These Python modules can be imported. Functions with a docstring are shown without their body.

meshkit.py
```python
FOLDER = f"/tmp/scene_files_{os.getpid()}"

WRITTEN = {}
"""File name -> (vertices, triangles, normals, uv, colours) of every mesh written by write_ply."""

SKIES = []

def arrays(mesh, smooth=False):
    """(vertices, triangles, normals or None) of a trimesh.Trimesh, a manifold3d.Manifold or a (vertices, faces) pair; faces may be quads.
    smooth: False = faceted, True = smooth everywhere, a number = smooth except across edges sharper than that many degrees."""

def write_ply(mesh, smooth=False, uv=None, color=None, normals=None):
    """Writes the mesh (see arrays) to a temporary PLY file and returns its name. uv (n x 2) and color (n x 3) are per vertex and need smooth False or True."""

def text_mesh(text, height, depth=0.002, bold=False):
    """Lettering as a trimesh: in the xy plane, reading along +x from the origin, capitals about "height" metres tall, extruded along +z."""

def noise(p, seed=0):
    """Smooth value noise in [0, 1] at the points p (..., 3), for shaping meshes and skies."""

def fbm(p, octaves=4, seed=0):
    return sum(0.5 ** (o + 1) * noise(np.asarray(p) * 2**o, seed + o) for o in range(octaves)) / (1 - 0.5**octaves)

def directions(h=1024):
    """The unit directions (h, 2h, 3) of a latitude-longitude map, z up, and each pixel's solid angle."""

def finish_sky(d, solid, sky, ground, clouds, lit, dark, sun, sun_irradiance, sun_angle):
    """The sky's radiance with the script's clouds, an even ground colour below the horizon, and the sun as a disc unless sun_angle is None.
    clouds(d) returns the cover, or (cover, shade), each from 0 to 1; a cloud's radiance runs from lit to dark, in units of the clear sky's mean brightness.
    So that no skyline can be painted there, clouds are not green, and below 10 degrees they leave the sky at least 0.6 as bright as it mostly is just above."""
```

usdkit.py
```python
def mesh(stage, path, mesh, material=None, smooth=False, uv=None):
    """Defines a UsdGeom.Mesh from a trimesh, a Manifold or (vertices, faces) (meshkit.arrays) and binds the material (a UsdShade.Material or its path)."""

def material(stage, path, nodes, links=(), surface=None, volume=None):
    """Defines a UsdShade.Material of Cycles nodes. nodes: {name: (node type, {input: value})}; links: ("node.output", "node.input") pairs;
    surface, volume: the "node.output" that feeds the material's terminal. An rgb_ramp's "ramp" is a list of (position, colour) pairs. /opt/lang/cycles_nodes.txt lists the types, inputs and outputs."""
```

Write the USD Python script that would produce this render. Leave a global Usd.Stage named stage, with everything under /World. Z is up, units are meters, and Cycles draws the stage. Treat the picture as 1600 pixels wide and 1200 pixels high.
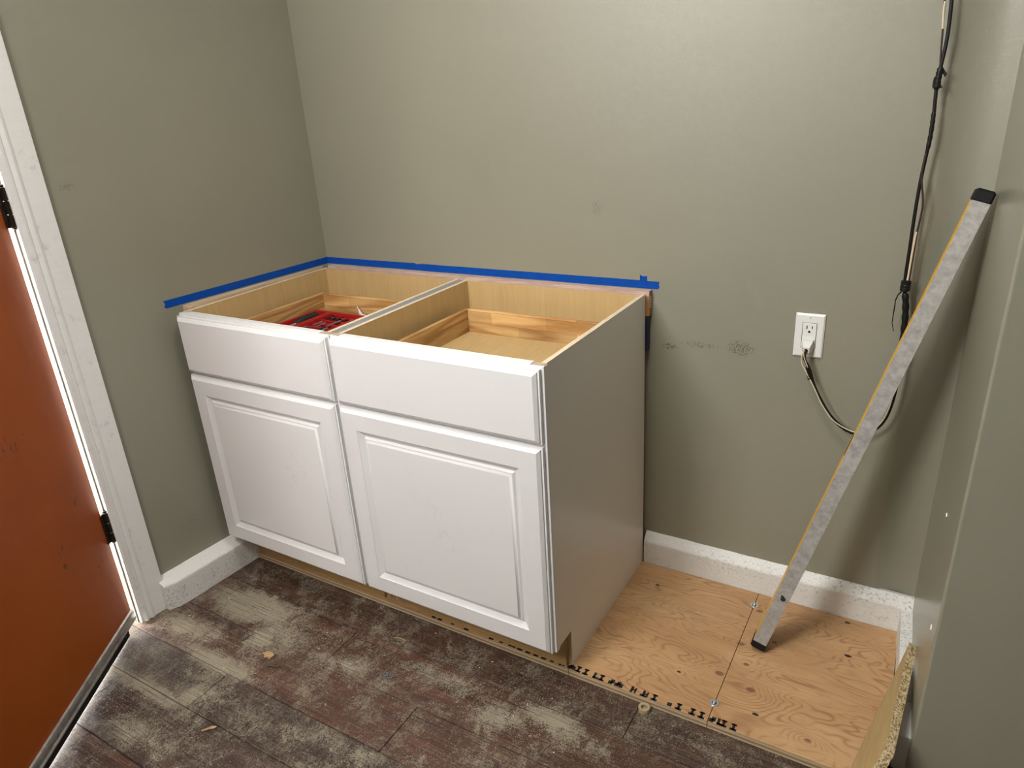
import math, random
import numpy as np, trimesh, usdkit, meshkit
import manifold3d as m3
from pxr import Usd, UsdGeom, UsdLux, UsdShade, Gf, Sdf, Vt

random.seed(7)
rng = np.random.default_rng(7)
stage = Usd.Stage.CreateInMemory()
UsdGeom.SetStageUpAxis(stage, UsdGeom.Tokens.z)
UsdGeom.SetStageMetersPerUnit(stage, 1.0)
UsdGeom.Xform.Define(stage, '/World')
UsdGeom.Scope.Define(stage, '/World/Looks')

# ------------------------------------------------------------------ camera
C = np.array([1.9005, -1.8443, 1.4266])
YAW, PIT, ROL, F = 0.5579, -0.3817, -0.0646, 1114.61
fw = np.array([-math.sin(YAW) * math.cos(PIT), math.cos(YAW) * math.cos(PIT), math.sin(PIT)])
rt = np.cross(fw, [0, 0, 1]); rt /= np.linalg.norm(rt)
up = np.cross(rt, fw)
rt, up = rt * math.cos(ROL) + up * math.sin(ROL), up * math.cos(ROL) - rt * math.sin(ROL)
cam = UsdGeom.Camera.Define(stage, '/World/camera')
cam.AddTransformOp().Set(Gf.Matrix4d(*rt, 0, *up, 0, *(-fw), 0, *C, 1))
cam.CreateHorizontalApertureAttr(36.0)
cam.CreateVerticalApertureAttr(27.0)
cam.CreateFocalLengthAttr(F / 1600 * 36.0)
cam.CreateClippingRangeAttr((0.05, 200.0))
cam.GetPrim().CreateAttribute('exposure', Sdf.ValueTypeNames.Float).Set(0.0)

# ------------------------------------------------------------------ light
def rect_light(name, pos, look, w, h, power, color):
    l = UsdLux.RectLight.Define(stage, '/World/' + name)
    z = np.array(pos, float) - np.array(look, float); z /= np.linalg.norm(z)      # light shines along -z
    x = np.cross([0, 0, 1], z) if abs(z[2]) < .99 else np.array([1.0, 0, 0]); x /= np.linalg.norm(x)
    y = np.cross(z, x)
    l.AddTransformOp().Set(Gf.Matrix4d(*x, 0, *y, 0, *z, 0, *map(float, pos), 1))
    l.CreateWidthAttr(w); l.CreateHeightAttr(h); l.CreateIntensityAttr(power); l.CreateColorAttr(Gf.Vec3f(*color))
    return l

dome = UsdLux.DomeLight.Define(stage, '/World/sky')                                  # pale overcast daylight outside the door
dome.CreateIntensityAttr(9.5); dome.CreateColorAttr(Gf.Vec3f(1.0, 0.97, 0.94))
rect_light('ceiling_lamp_light', (0.95, -2.00, 2.40), (0.95, -2.00, 0.0), 0.50, 0.50, 35.0, (1.0, 0.985, 0.955))
rect_light('alcove_lamp_light', (1.32, -0.88, 2.40), (1.32, -0.88, 0.0), 0.40, 0.40, 27.0, (1.0, 0.985, 0.955))
rect_light('work_lamp_light', (0.60, -2.40, 2.05), (0.95, 0.0, 1.20), 0.50, 0.50, 38.0, (0.985, 0.99, 0.985))

# ------------------------------------------------------------------ helpers
taken = {}
def numbered(path):
    n = taken.get(path, -1) + 1
    taken[path] = n
    return path if n == 0 else f'{path}_{n:03d}'

ORIGIN = {}
def meta(p, label=None, cat=None, group=None, kind=None):
    for k, v in (('label', label), ('category', cat), ('group', group), ('kind', kind)):
        if v:
            p.SetCustomDataByKey(k, v)

def thing(name, label=None, cat=None, loc=(0, 0, 0), group=None, kind=None, parent='/World'):
    p = numbered(f'{parent}/{name}')
    x = UsdGeom.Xform.Define(stage, p)
    base = ORIGIN.get(parent, np.zeros(3))
    x.AddTranslateOp().Set(Gf.Vec3d(*map(float, np.array(loc, float) - base)))
    ORIGIN[p] = np.array(loc, float)
    meta(x.GetPrim(), label, cat, group, kind)
    return p

def joined(ms):
    out = []
    for m in (ms if isinstance(ms, list) else [ms]):
        v, f, _ = meshkit.arrays(m)
        out.append(trimesh.Trimesh(v, f, process=False))
    return trimesh.util.concatenate(out) if len(out) > 1 else out[0]

def obj(name, mesh, mat, parent='/World', smooth=False, label=None, cat=None, group=None, kind=None):
    """One Mesh prim from a mesh in world coordinates; a part keeps its thing's origin."""
    p = numbered(f'{parent}/{name}')
    m = joined(mesh)
    base = ORIGIN.get(parent, np.zeros(3))
    m = trimesh.Trimesh(np.array(m.vertices) - base, m.faces, process=False)
    ORIGIN[p] = base
    g = usdkit.mesh(stage, p, m, '/World/Looks/' + mat, smooth)
    meta(g.GetPrim(), label, cat, group, kind)
    return p

def box(x0, x1, y0, y1, z0, z1):
    m = trimesh.creation.box([x1 - x0, y1 - y0, z1 - z0])
    m.apply_translation([(x0 + x1) / 2, (y0 + y1) / 2, (z0 + z1) / 2])
    return m

def rbox(x0, x1, y0, y1, z0, z1, r=.002):
    """A box with chamfered edges."""
    pts = []
    for sx in (0, 1):
        for sy in (0, 1):
            for sz in (0, 1):
                c = np.array([(x0, x1)[sx], (y0, y1)[sy], (z0, z1)[sz]])
                s = np.array([1 - 2 * sx, 1 - 2 * sy, 1 - 2 * sz])
                for k in range(3):
                    o = np.array([r, r, r]) * s; o[k] = 0
                    pts.append(c + o)
    return trimesh.convex.convex_hull(np.array(pts))

def move(m, M=None, t=None):
    m = joined(m).copy()
    if M is not None:
        T = np.eye(4); T[:3, :3] = M; m.apply_transform(T)
    if t is not None:
        m.apply_translation(t)
    return m

def prism(poly, axis, a, b):
    """A simple polygon (list of 2-D points) extruded along axis x, y or z from a to b."""
    import shapely
    g = shapely.Polygon(poly)
    m = trimesh.creation.extrude_polygon(g, b - a, engine='earcut')
    v = np.array(m.vertices)
    w = v[:, 2] + a
    v = {'z': np.c_[v[:, 0], v[:, 1], w], 'y': np.c_[v[:, 0], w, v[:, 1]], 'x': np.c_[w, v[:, 0], v[:, 1]]}[axis]
    f = np.array(m.faces)
    if axis == 'y':
        f = f[:, ::-1]
    return trimesh.Trimesh(v, f, process=False)

def rings(loops, close=True):
    """Loft through equal-length closed loops of 3-D points, capped at both ends by fans."""
    L = [np.asarray(l, float) for l in loops]
    n = len(L[0]); v = np.vstack(L); f = []
    for k in range(len(L) - 1):
        for i in range(n):
            j = (i + 1) % n
            f += [(k * n + i, k * n + j, (k + 1) * n + j), (k * n + i, (k + 1) * n + j, (k + 1) * n + i)]
    if close:
        a, b = len(v), len(v) + 1
        v = np.vstack([v, L[0].mean(0), L[-1].mean(0)])
        for i in range(n):
            j = (i + 1) % n
            f += [(a, j, i), (b, (len(L) - 1) * n + i, (len(L) - 1) * n + j)]
    m = trimesh.Trimesh(v, np.array(f), process=False)
    if m.volume < 0:
        m.invert()
    return m

def spline(pts, n=8):
    from scipy.interpolate import CubicSpline
    p = np.asarray(pts, float)
    t = np.r_[0, np.cumsum(np.linalg.norm(np.diff(p, axis=0), axis=1))]
    return CubicSpline(t, p)(np.linspace(0, t[-1], (len(p) - 1) * n + 1))

def tube(pts, r, sides=8, flat=1.0):
    p = np.asarray(pts, float); n = len(p)
    r = np.broadcast_to(np.asarray(r, float), n)
    T = np.gradient(p, axis=0); T /= np.linalg.norm(T, axis=1, keepdims=True)
    u = np.cross(T[0], [0, 1, 0.01]); u /= np.linalg.norm(u)
    out = []
    for i in range(n):
        u = u - T[i] * (u @ T[i]); u /= np.linalg.norm(u)
        w = np.cross(T[i], u)
        a = np.linspace(0, 2 * np.pi, sides, endpoint=False)
        out.append(p[i] + r[i] * (np.cos(a)[:, None] * u + flat * np.sin(a)[:, None] * w))
    return rings(out)

def cyl(c, r, h, axis='z', n=16, bevel=0.0):
    a = np.linspace(0, 2 * np.pi, n, endpoint=False)
    prof = [(r - bevel, 0), (r, bevel), (r, h - bevel), (r - bevel, h)] if bevel else [(r, 0), (r, h)]
    k = 'xyz'.index(axis); o = [i for i in range(3) if i != k]
    L = []
    for rr, hh in prof:
        q = np.zeros((n, 3)); q[:, o[0]] = rr * np.cos(a); q[:, o[1]] = rr * np.sin(a); q[:, k] = hh
        L.append(q + c)
    return rings(L)

def skewed(m):
    """The left wall and what is fixed to it stand 3.6 degrees off square."""
    m = joined(m).copy(); v = np.array(m.vertices); v[:, 0] += 0.0626 * v[:, 1]
    return trimesh.Trimesh(v, m.faces, process=False)

# ------------------------------------------------------------------ materials
def mat(name, nodes, links, surface='p.BSDF'):
    usdkit.material(stage, '/World/Looks/' + name, nodes, links, surface)

def plain(name, color, rough=.5, metal=0.0, **kw):
    mat(name, {'p': ('principled_bsdf', {'base_color': color, 'roughness': rough, 'metallic': metal, **kw})}, [])

class G:
    """Small builder of node graphs."""
    def __init__(s):
        s.n, s.l, s.k = {}, [], 0
    def add(s, kind, inputs=None, **links):
        s.k += 1; name = f'n{s.k}'
        s.n[name] = (kind, inputs or {})
        for i, src in links.items():
            s.l.append((src, f'{name}.{i}'))
        return name
    def pos(s):
        return s.add('geometry') + '.position'
    def noise(s, vec, scale, detail=3, rough=.55, dist=0.0):
        return s.add('noise_texture', {'scale': scale, 'detail': detail, 'roughness': rough, 'distortion': dist}, vector=vec) + '.fac'
    def mapping(s, vec, scale=(1, 1, 1), loc=(0, 0, 0), rot=(0, 0, 0)):
        return s.add('mapping', {'scale': scale, 'location': loc, 'rotation': rot}, vector=vec) + '.vector'
    def math(s, op, a, b=None, clamp=False):
        inp, ln = {'math_type': op, 'use_clamp': clamp}, {}
        for key, v in (('value1', a), ('value2', b)):
            if isinstance(v, str): ln[key] = v
            elif v is not None: inp[key] = float(v)
        return s.add('math', inp, **ln) + '.value'
    def ramp(s, fac, stops):
        return s.add('rgb_ramp', {'ramp': stops}, fac=fac) + '.color'
    def mix(s, fac, a, b, kind='mix'):
        inp, ln = {'mix_type': kind}, {}
        for key, v in (('fac', fac), ('color1', a), ('color2', b)):
            if isinstance(v, str): ln[key] = v
            else: inp[key] = v
        return s.add('mix', inp, **ln) + '.color'
    def step(s, v, a, b, lo=0.0, hi=1.0):
        return s.add('map_range', {'range_type': 'smoothstep', 'from_min': a, 'from_max': b, 'to_min': lo, 'to_max': hi, 'clamp': True}, value=v) + '.result'
    def blob(s, vec, c, r):
        """1 at c falling to 0 at radius r (r may be three radii)."""
        r = np.broadcast_to(np.asarray(r, float), 3); c = np.asarray(c, float)
        m = s.mapping(vec, tuple(1 / r), tuple(-c / r))
        return s.add('gradient_texture', {'gradient_type': 'spherical'}, vector=m) + '.fac'
    def bump(s, h, dist, strength=1.0):
        return s.add('bump', {'strength': strength, 'distance': dist}, height=h) + '.normal'
    def done(s, name, color, rough=.5, normal=None, **kw):
        inp, ln = dict(kw), {}
        for key, v in (('base_color', color), ('roughness', rough), ('normal', normal)):
            if isinstance(v, str): ln[key] = v
            elif v is not None: inp[key] = v
        p = s.add('principled_bsdf', inp, **ln)
        mat(name, s.n, s.l, p + '.BSDF')

# wall paint: greyish olive, roller texture, a few scuffs
WALL = (0.268, 0.259, 0.193)
def wall_paint(name, rough=.42, scuffs=(), streak=False):
    g = G(); p = g.pos()
    big = g.noise(p, 1.3, 2)
    col = g.mix(g.step(big, .3, .7), tuple(c * .96 for c in WALL), tuple(c * 1.03 for c in WALL))
    fine = g.noise(p, 260, 3)
    h = g.math('multiply', fine, .5)
    if streak:
        st = g.noise(g.mapping(p, (90, 90, 1.3)), 1.0, 4)
        h = g.math('add', g.math('multiply', fine, .25), g.math('multiply', st, 1.0))
    else:
        h = g.math('add', h, g.math('multiply', g.noise(p, 14, 3), 1.4))
    for c, r, k in scuffs:
        b = g.step(g.math('multiply', g.blob(p, c, r), g.step(g.noise(p, 190, 4, .7), .46, .62)), .05, .35, 0, k)
        col = g.mix(b, col, (.07, .062, .05))
    g.done(name, col, rough, g.bump(h, .0006 if streak else .0007, .55), specular_ior_level=.75)
wall_paint('wall_paint', .46, [((1.28, 0, .75), (.03, .05, .012), .9), ((1.36, 0, .764), (.075, .05, .012), .55), ((1.475, 0, .768), (.045, .05, .03), .75), ((1.062, 0, 1.128), (.02, .05, .03), .35)])
wall_paint('wall_paint_gloss', .27, streak=True)
wall_paint('wall_paint_left', .46, [((-.051, -.81, 1.28), (.03, .03, .012), .4), ((-.045, -.70, .22), (.05, .07, .05), .18)])

def white_paint(name, base, dirt, amount, rough=.45, scale=60, bumpd=.0012, stains=()):
    g = G(); p = g.pos()
    n1, n2 = g.noise(p, scale, 6, .7), g.noise(p, 7, 3)
    d = g.step(g.math('add', g.math('multiply', n1, .75), g.math('multiply', n2, .35)), .62 - amount * .2, .80 - amount * .12)
    col = g.mix(d, base, dirt)
    for c, r, amt in stains:
        k = g.step(g.math('multiply', g.blob(p, c, r), g.step(g.noise(p, 120, 5, .75), .50, .66)), .10, .40, 0, amt)
        col = g.mix(k, col, (.10, .09, .07))
    wide = g.noise(g.mapping(p, (4, 4, 40)), 2.0, 4)
    g.done(name, g.mix(.12, col, g.ramp(wide, [(0, (.4, .38, .34)), (1, (.9, .89, .86))]), 'mix'), rough, g.bump(g.math('add', g.noise(p, 150, 4), g.math('multiply', n1, .8)), bumpd, .8))
white_paint('old_white_paint', (.82, .81, .77), (.30, .28, .24), .02, .5, 95, .0022, [((1.86, -.01, .118), (.24, .05, .05), .5), ((1.955, -.12, .09), (.05, .2, .06), .5), ((.0, -.62, .02), (.2, .45, .09), .35), ((-.01, -.87, .03), (.06, .08, .08), .5), ((1.5, -.03, .10), (.25, .05, .07), .3)])
white_paint('casing_paint', (.82, .82, .80), (.55, .54, .51), .02, .42, 30, .0004)

# cabinet lacquer with faint smudges
g = G(); p = g.pos()
sm = g.step(g.noise(p, 9, 4, .65), .62, .80, 0, .08)
for c, r in (((.40, -.64, .47), (.09, .1, .11)), ((.93, -.64, .40), (.08, .1, .07)), ((.89, -.64, .47), (.05, .1, .06))):
    sm = g.math('maximum', sm, g.math('multiply', g.blob(p, c, r), g.step(g.noise(p, 45, 4, .65), .50, .68, 0, .26)))
g.done('white_lacquer', g.mix(sm, (.735, .725, .715), (.48, .455, .42)), .36)
plain('white_laminate', (.76, .745, .73), .33)

def wood(name, lo, hi, scale=(30, 30, 2), rough=.5, ring=(9, .22), blocks=None, bumpd=.0003):
    """Straight grain: noise stretched along one axis, and slow growth rings."""
    g = G(); p = g.pos()
    m = g.mapping(p, scale)
    fine = g.noise(m, 6.0, 4, .6)
    slow = g.noise(g.mapping(p, tuple(.16 * s for s in scale)), 2.2, 2, .5, .6)
    band = g.math('multiply', g.math('add', g.math('sine', g.math('multiply', slow, ring[0] * 6.28)), 1.0), .5)
    v = g.math('add', g.math('multiply', fine, 1 - ring[1]), g.math('multiply', band, ring[1]))
    col = g.ramp(v, [(.2, lo), (.8, hi)])
    if blocks:
        b = g.add('brick_texture', {'scale': 1.0, 'brick_width': blocks[0], 'row_height': blocks[1], 'mortar_size': 0.0006, 'color1': (.62, .62, .62), 'color2': (1.25, 1.2, 1.12), 'mortar': (.55, .5, .45), 'bias': 0.0}, vector=g.mapping(p, (1, 1, 1), rot=blocks[2])) + '.color'
        col = g.mix(.75, col, b, 'multiply')
    g.done(name, col, rough, g.bump(fine, bumpd, .4))
wood('maple_ply', (.50, .335, .145), (.60, .42, .195), (22, 22, 1.6), .42, (5, .10))
wood('ply_edge_pale', (.60, .48, .33), (.78, .67, .50), (60, 6, 60), .6)
wood('raw_stile_end', (.36, .26, .18), (.52, .40, .29), (120, 120, 8), .7)
wood('drawer_wood_x', (.40, .205, .065), (.68, .44, .19), (3, 26, 26), .42, (7, .5), (.19, .036, (math.pi / 2, 0, 0)))
wood('drawer_wood_y', (.36, .185, .06), (.60, .38, .16), (26, 3, 26), .42, (7, .5), (.23, .036, (math.pi / 2, 0, math.pi / 2)))
wood('drawer_bottom_ply', (.46, .31, .13), (.57, .40, .19), (22, 3, 22), .5, (5, .12))
wood('shim_wood', (.47, .33, .20), (.66, .50, .34), (40, 4, 40), .65)
wood('cleat_wood', (.26, .12, .035), (.40, .20, .065), (6, 40, 40), .6)
wood('cleat_top', (.38, .25, .19), (.60, .46, .38), (4, 40, 40), .7)
wood('toe_wood', (.34, .20, .07), (.50, .33, .14), (4, 30, 30), .55)
wood('chip_wood', (.26, .155, .06), (.42, .29, .14), (60, 60, 60), .8)
plain('crumb', (.50, .43, .31), .9)

# construction plywood: rotary-cut face with cathedral figure that bends round its knots; layered edge
KNOTS = [(1.585, -.2585, .016), (1.563, -.389, .019), (1.6157, -.327, .013), (1.6465, -.408, .019), (1.599, -.105, .016), (1.662, -.212, .012), (1.796, -.500, .012), (.62, -.50, .014)]
PITS = [(1.840, -.180, .010), (1.822, -.047, .008), (1.674, -.479, .009), (1.30, -.12, .007), (1.47, -.43, .006)]
g = G(); p = g.pos()
flow = g.noise(g.mapping(p, (1.4, 4.2, 1)), 1.6, 3, .5, .4)
fld = g.math('add', g.math('multiply', flow, 1.0), g.math('multiply', g.add('separate_xyz', vector=p) + '.y', 1.1))
knotmask = None
for x, y, r in KNOTS:
    b = g.blob(p, (x, y, .022), (r * 7.5, r * 5.0, .2))
    fld = g.math('add', fld, g.math('multiply', g.math('power', b, 2.0), .20))
    d = g.step(g.blob(p, (x, y, .022), (r * .85, r * .60, .2)), .15, .5)
    knotmask = d if knotmask is None else g.math('maximum', knotmask, d)
line = g.math('multiply', g.math('add', g.math('sine', g.math('multiply', fld, 165.0)), 1.0), .5)
line = g.math('multiply', g.math('power', line, 4.5), g.step(g.noise(g.mapping(p, (3, 9, 1)), 2.0, 3), .30, .62))
grain = g.noise(g.mapping(p, (5, 110, 1)), 2.0, 4, .65)
tone = g.noise(g.mapping(p, (1.3, 3.5, 1)), 2.3, 3)
base = g.ramp(g.math('add', g.math('multiply', grain, .45), g.math('multiply', tone, .55)), [(.28, (.345, .185, .080)), (.5, (.475, .278, .130)), (.74, (.60, .39, .205))])
col = g.mix(g.math('multiply', line, .62), base, (.25, .105, .04))
col = g.mix(g.math('multiply', knotmask, .85), col, (.17, .072, .04))
for x, y, r in PITS:
    col = g.mix(g.step(g.math('multiply', g.blob(p, (x, y, .022), (r * 1.4, r * .8, .2)), g.math('add', g.noise(p, 150, 3), .45)), .25, .45), col, (.03, .018, .010))
dirt = g.math('multiply', g.blob(p, (1.40, -.20, .02), (.16, .10, .2)), g.step(g.noise(p, 40, 5, .7), .45, .7, 0, .5))
col = g.mix(dirt, col, (.22, .19, .15))
g.done('plywood_face', col, .55, g.bump(g.math('add', grain, g.math('multiply', line, -.4)), .0005, .5))
g = G(); p = g.pos()
z = g.add('separate_xyz', vector=p) + '.z'
ply = g.math('multiply', g.math('add', g.math('sine', g.math('multiply', z, 6.2832 / .0125)), 1.0), .5)
gr = g.noise(g.mapping(p, (14, 14, 200)), 2.0, 4, .6)
col = g.ramp(g.math('add', g.math('multiply', ply, .65), g.math('multiply', gr, .35)), [(.15, (.30, .19, .095)), (.5, (.42, .30, .17)), (.85, (.60, .48, .31))])
g.done('plywood_edge', col, .7, g.bump(gr, .001, .6))

# floor planks: dark brown wood print, saw and plaster dust lying over it
def plank_material(name, tint):
    g = G(); p = g.pos()
    off = g.add('object_info') + '.random'
    shift = g.add('combine_xyz', x=g.math('multiply', off, 13.0), y=g.math('multiply', off, 5.0)) + '.vector'
    q = g.add('vector_math', {'math_type': 'add'}, vector1=p, vector2=shift) + '.vector'
    fine = g.noise(g.mapping(q, (5, 260, 1)), 1.0, 5, .7)
    slow = g.noise(g.mapping(q, (1.6, 18, 1)), 1.8, 3, .55, .8)
    v = g.math('add', g.math('multiply', fine, .6), g.math('multiply', slow, .4))
    wood_c = g.ramp(v, [(.34, tuple(.35 * t for t in tint)), (.5, tint), (.66, tuple(2.0 * t for t in tint))])
    # dust: a mottled film everywhere, thick drifts in places, crumbs
    drift = None
    for x, y, rx, ry, k in DRIFTS:
        b = g.math('multiply', g.blob(p, (x, y, 0), (rx, ry, .5)), k)
        drift = b if drift is None else g.math('maximum', drift, b)
    n1 = g.noise(p, 12, 8, .72, .6)
    n2 = g.noise(g.mapping(p, (75, 50, 1), rot=(0, 0, .7)), 1.0, 7, .80, 1.2)
    n3 = g.noise(p, 240, 5, .85)
    m = g.math('add', g.math('multiply', n1, .50), g.math('add', g.math('multiply', n2, .42), g.math('multiply', n3, .62)))
    m = g.math('add', m, g.math('multiply', g.step(drift, .02, .80), .155))
    dust = g.math('multiply', g.step(m, .752, .895), .92)
    dust = g.math('multiply', dust, g.step(fine, .34, .50, .35, 1.0))
    lines = g.math('multiply', g.step(g.noise(g.mapping(q, (7, 330, 1)), 1.0, 3, .6), .58, .66, 0, .55), g.step(n2, .38, .6, .15, 1.0))
    dust = g.math('maximum', dust, lines)
    speck = g.math('multiply', g.step(g.noise(p, 480, 1, .3), .715, .76), g.step(g.noise(p, 11, 3), .36, .58, .2, 1.0))
    col = g.mix(dust, wood_c, (.29, .255, .18))
    col = g.mix(speck, col, (.58, .50, .38))
    g.done(name, col, g.add('map_range', {'from_min': 0, 'from_max': .6, 'to_min': .38, 'to_max': .85, 'clamp': True}, value=dust) + '.result',
           g.bump(g.math('add', g.math('multiply', fine, .7), g.math('multiply', dust, .9)), .0010, .7))
DRIFTS = [(.20, -.745, .26, .10, 1.0), (.36, -.80, .17, .10, .8), (.10, -.90, .20, .07, .75), (.30, -.955, .22, .05, .95), (.22, -1.11, .24, .035, .95), (.36, -1.06, .12, .12, .7), (.33, -1.22, .16, .06, .6),
          (1.25, -.70, .13, .05, .75), (1.13, -.76, .12, .06, .7), (1.38, -.72, .10, .04, .5), (.62, -.80, .30, .06, .5), (.9, -.72, .2, .05, .45), (.87, -1.0, .2, .05, .4)]
plank_material('plank_brown', (.056, .027, .018))
plank_material('plank_umber', (.046, .026, .019))
plank_material('plank_rust', (.066, .027, .016))
plain('floor_gap', (.012, .010, .008), .9)

# door paint: burnt orange, scuffed
g = G(); p = g.pos()
n = g.noise(p, 3.0, 3)
col = g.mix(g.step(n, .3, .7), (.285, .054, .0015), (.33, .068, .002))
sc = None
for c, r in (((.08, -1.18, .73), (.10, .10, .05)), ((-.01, -1.03, .28), (.06, .06, .05)), ((.06, -1.14, .40), (.07, .07, .05)), ((.0, -1.05, .50), (.05, .05, .04))):
    b = g.math('multiply', g.blob(p, c, r), g.step(g.noise(g.mapping(p, (60, 60, 30), rot=(.5, .3, 0)), 1.4, 5, .7, .5), .56, .66))
    sc = b if sc is None else g.math('maximum', sc, b)
col = g.mix(g.step(sc, .06, .3, 0, .8), col, (.09, .028, .010))
thin = g.step(g.noise(g.mapping(p, (70, 70, 9)), 1.8, 4, .75, .8), .735, .765, 0, .5)
g.done('orange_paint', g.mix(thin, col, (.46, .19, .06)), .42, g.bump(g.noise(p, 90, 3), .0006, .4), specular_ior_level=.28)

# metals, plastics, tape
def worn_metal(name, a, b, rough, metal, scale=45):
    g = G(); p = g.pos()
    n = g.noise(p, scale, 5, .7)
    g.done(name, g.ramp(n, [(.3, a), (.7, b)]), rough, g.bump(g.noise(p, 400, 3), .0003, .4), metallic=metal)
worn_metal('level_aluminium', (.30, .285, .265), (.52, .50, .475), .45, .2, 60)
worn_metal('sweep_aluminium', (.34, .34, .33), (.55, .55, .54), .32, .8)
worn_metal('hinge_iron', (.012, .009, .008), (.05, .035, .028), .28, .5, 120)
plain('zinc', (.62, .64, .66), .28, .9)
plain('zinc_dark', (.22, .24, .26), .35, .8)
plain('level_yellow', (.72, .40, .02), .4)
plain('black_rubber', (.007, .007, .008), .6, specular_ior_level=.3)
plain('black_tape', (.006, .006, .006), .45, specular_ior_level=.35)
plain('black_wire', (.007, .006, .006), .4, specular_ior_level=.4)
plain('brown_wire', (.045, .022, .020), .4)
plain('cream_wire', (.62, .52, .38), .45)
plain('outlet_white', (.80, .80, .77), .32)
plain('slot_dark', (.02, .02, .02), .6)
plain('plug_white', (.62, .61, .58), .45)
plain('steel_bit', (.30, .30, .30), .4, .8)
plain('black_plastic', (.014, .013, .013), .45)
plain('grey_plastic', (.30, .30, .31), .45)
plain('red_plastic', (.36, .008, .010), .38)
plain('navy_shim', (.010, .014, .05), .5)
plain('white_film', (.78, .72, .74), .45)
plain('stamp_ink', (.010, .010, .010), .8)
plain('lint_grey', (.16, .16, .17), .95)
plain('ring_plastic', (.36, .28, .165), .6)
plain('paint_chip', (.75, .74, .70), .5)
plain('sticker', (.62, .58, .52), .6)
plain('ceiling_white', (.80, .79, .76), .8)
plain('porch_concrete', (.75, .72, .68), .9)
g = G(); p = g.pos()
g.done('blue_tape', g.mix(g.step(g.noise(g.mapping(p, (14, 14, 160)), 2, 4), .35, .65), (.0015, .054, .31), (.002, .070, .38)), .7, g.bump(g.noise(p, 420, 3), .0004, .6), specular_ior_level=.15)
# particle board: face paper-smooth, edge of pressed flakes
g = G(); p = g.pos()
v = g.add('voronoi_texture', {'scale': 360.0, 'randomness': 1.0}, vector=g.mapping(p, (1, .6, 1)))
tone = g.add('separate_color', color=v + '.color') + '.r'
col = g.ramp(tone, [(0, (.16, .10, .045)), (.25, (.40, .29, .14)), (.6, (.56, .43, .23)), (1, (.72, .60, .38))])
g.done('particle_edge', col, .8, g.bump(g.math('add', tone, g.noise(p, 300, 3)), .0016, .8))
g = G(); p = g.pos()
g.done('particle_face', g.mix(g.step(g.noise(g.mapping(p, (20, 3, 20)), 3, 4), .35, .65), (.40, .285, .125), (.46, .335, .155)), .5)

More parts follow.
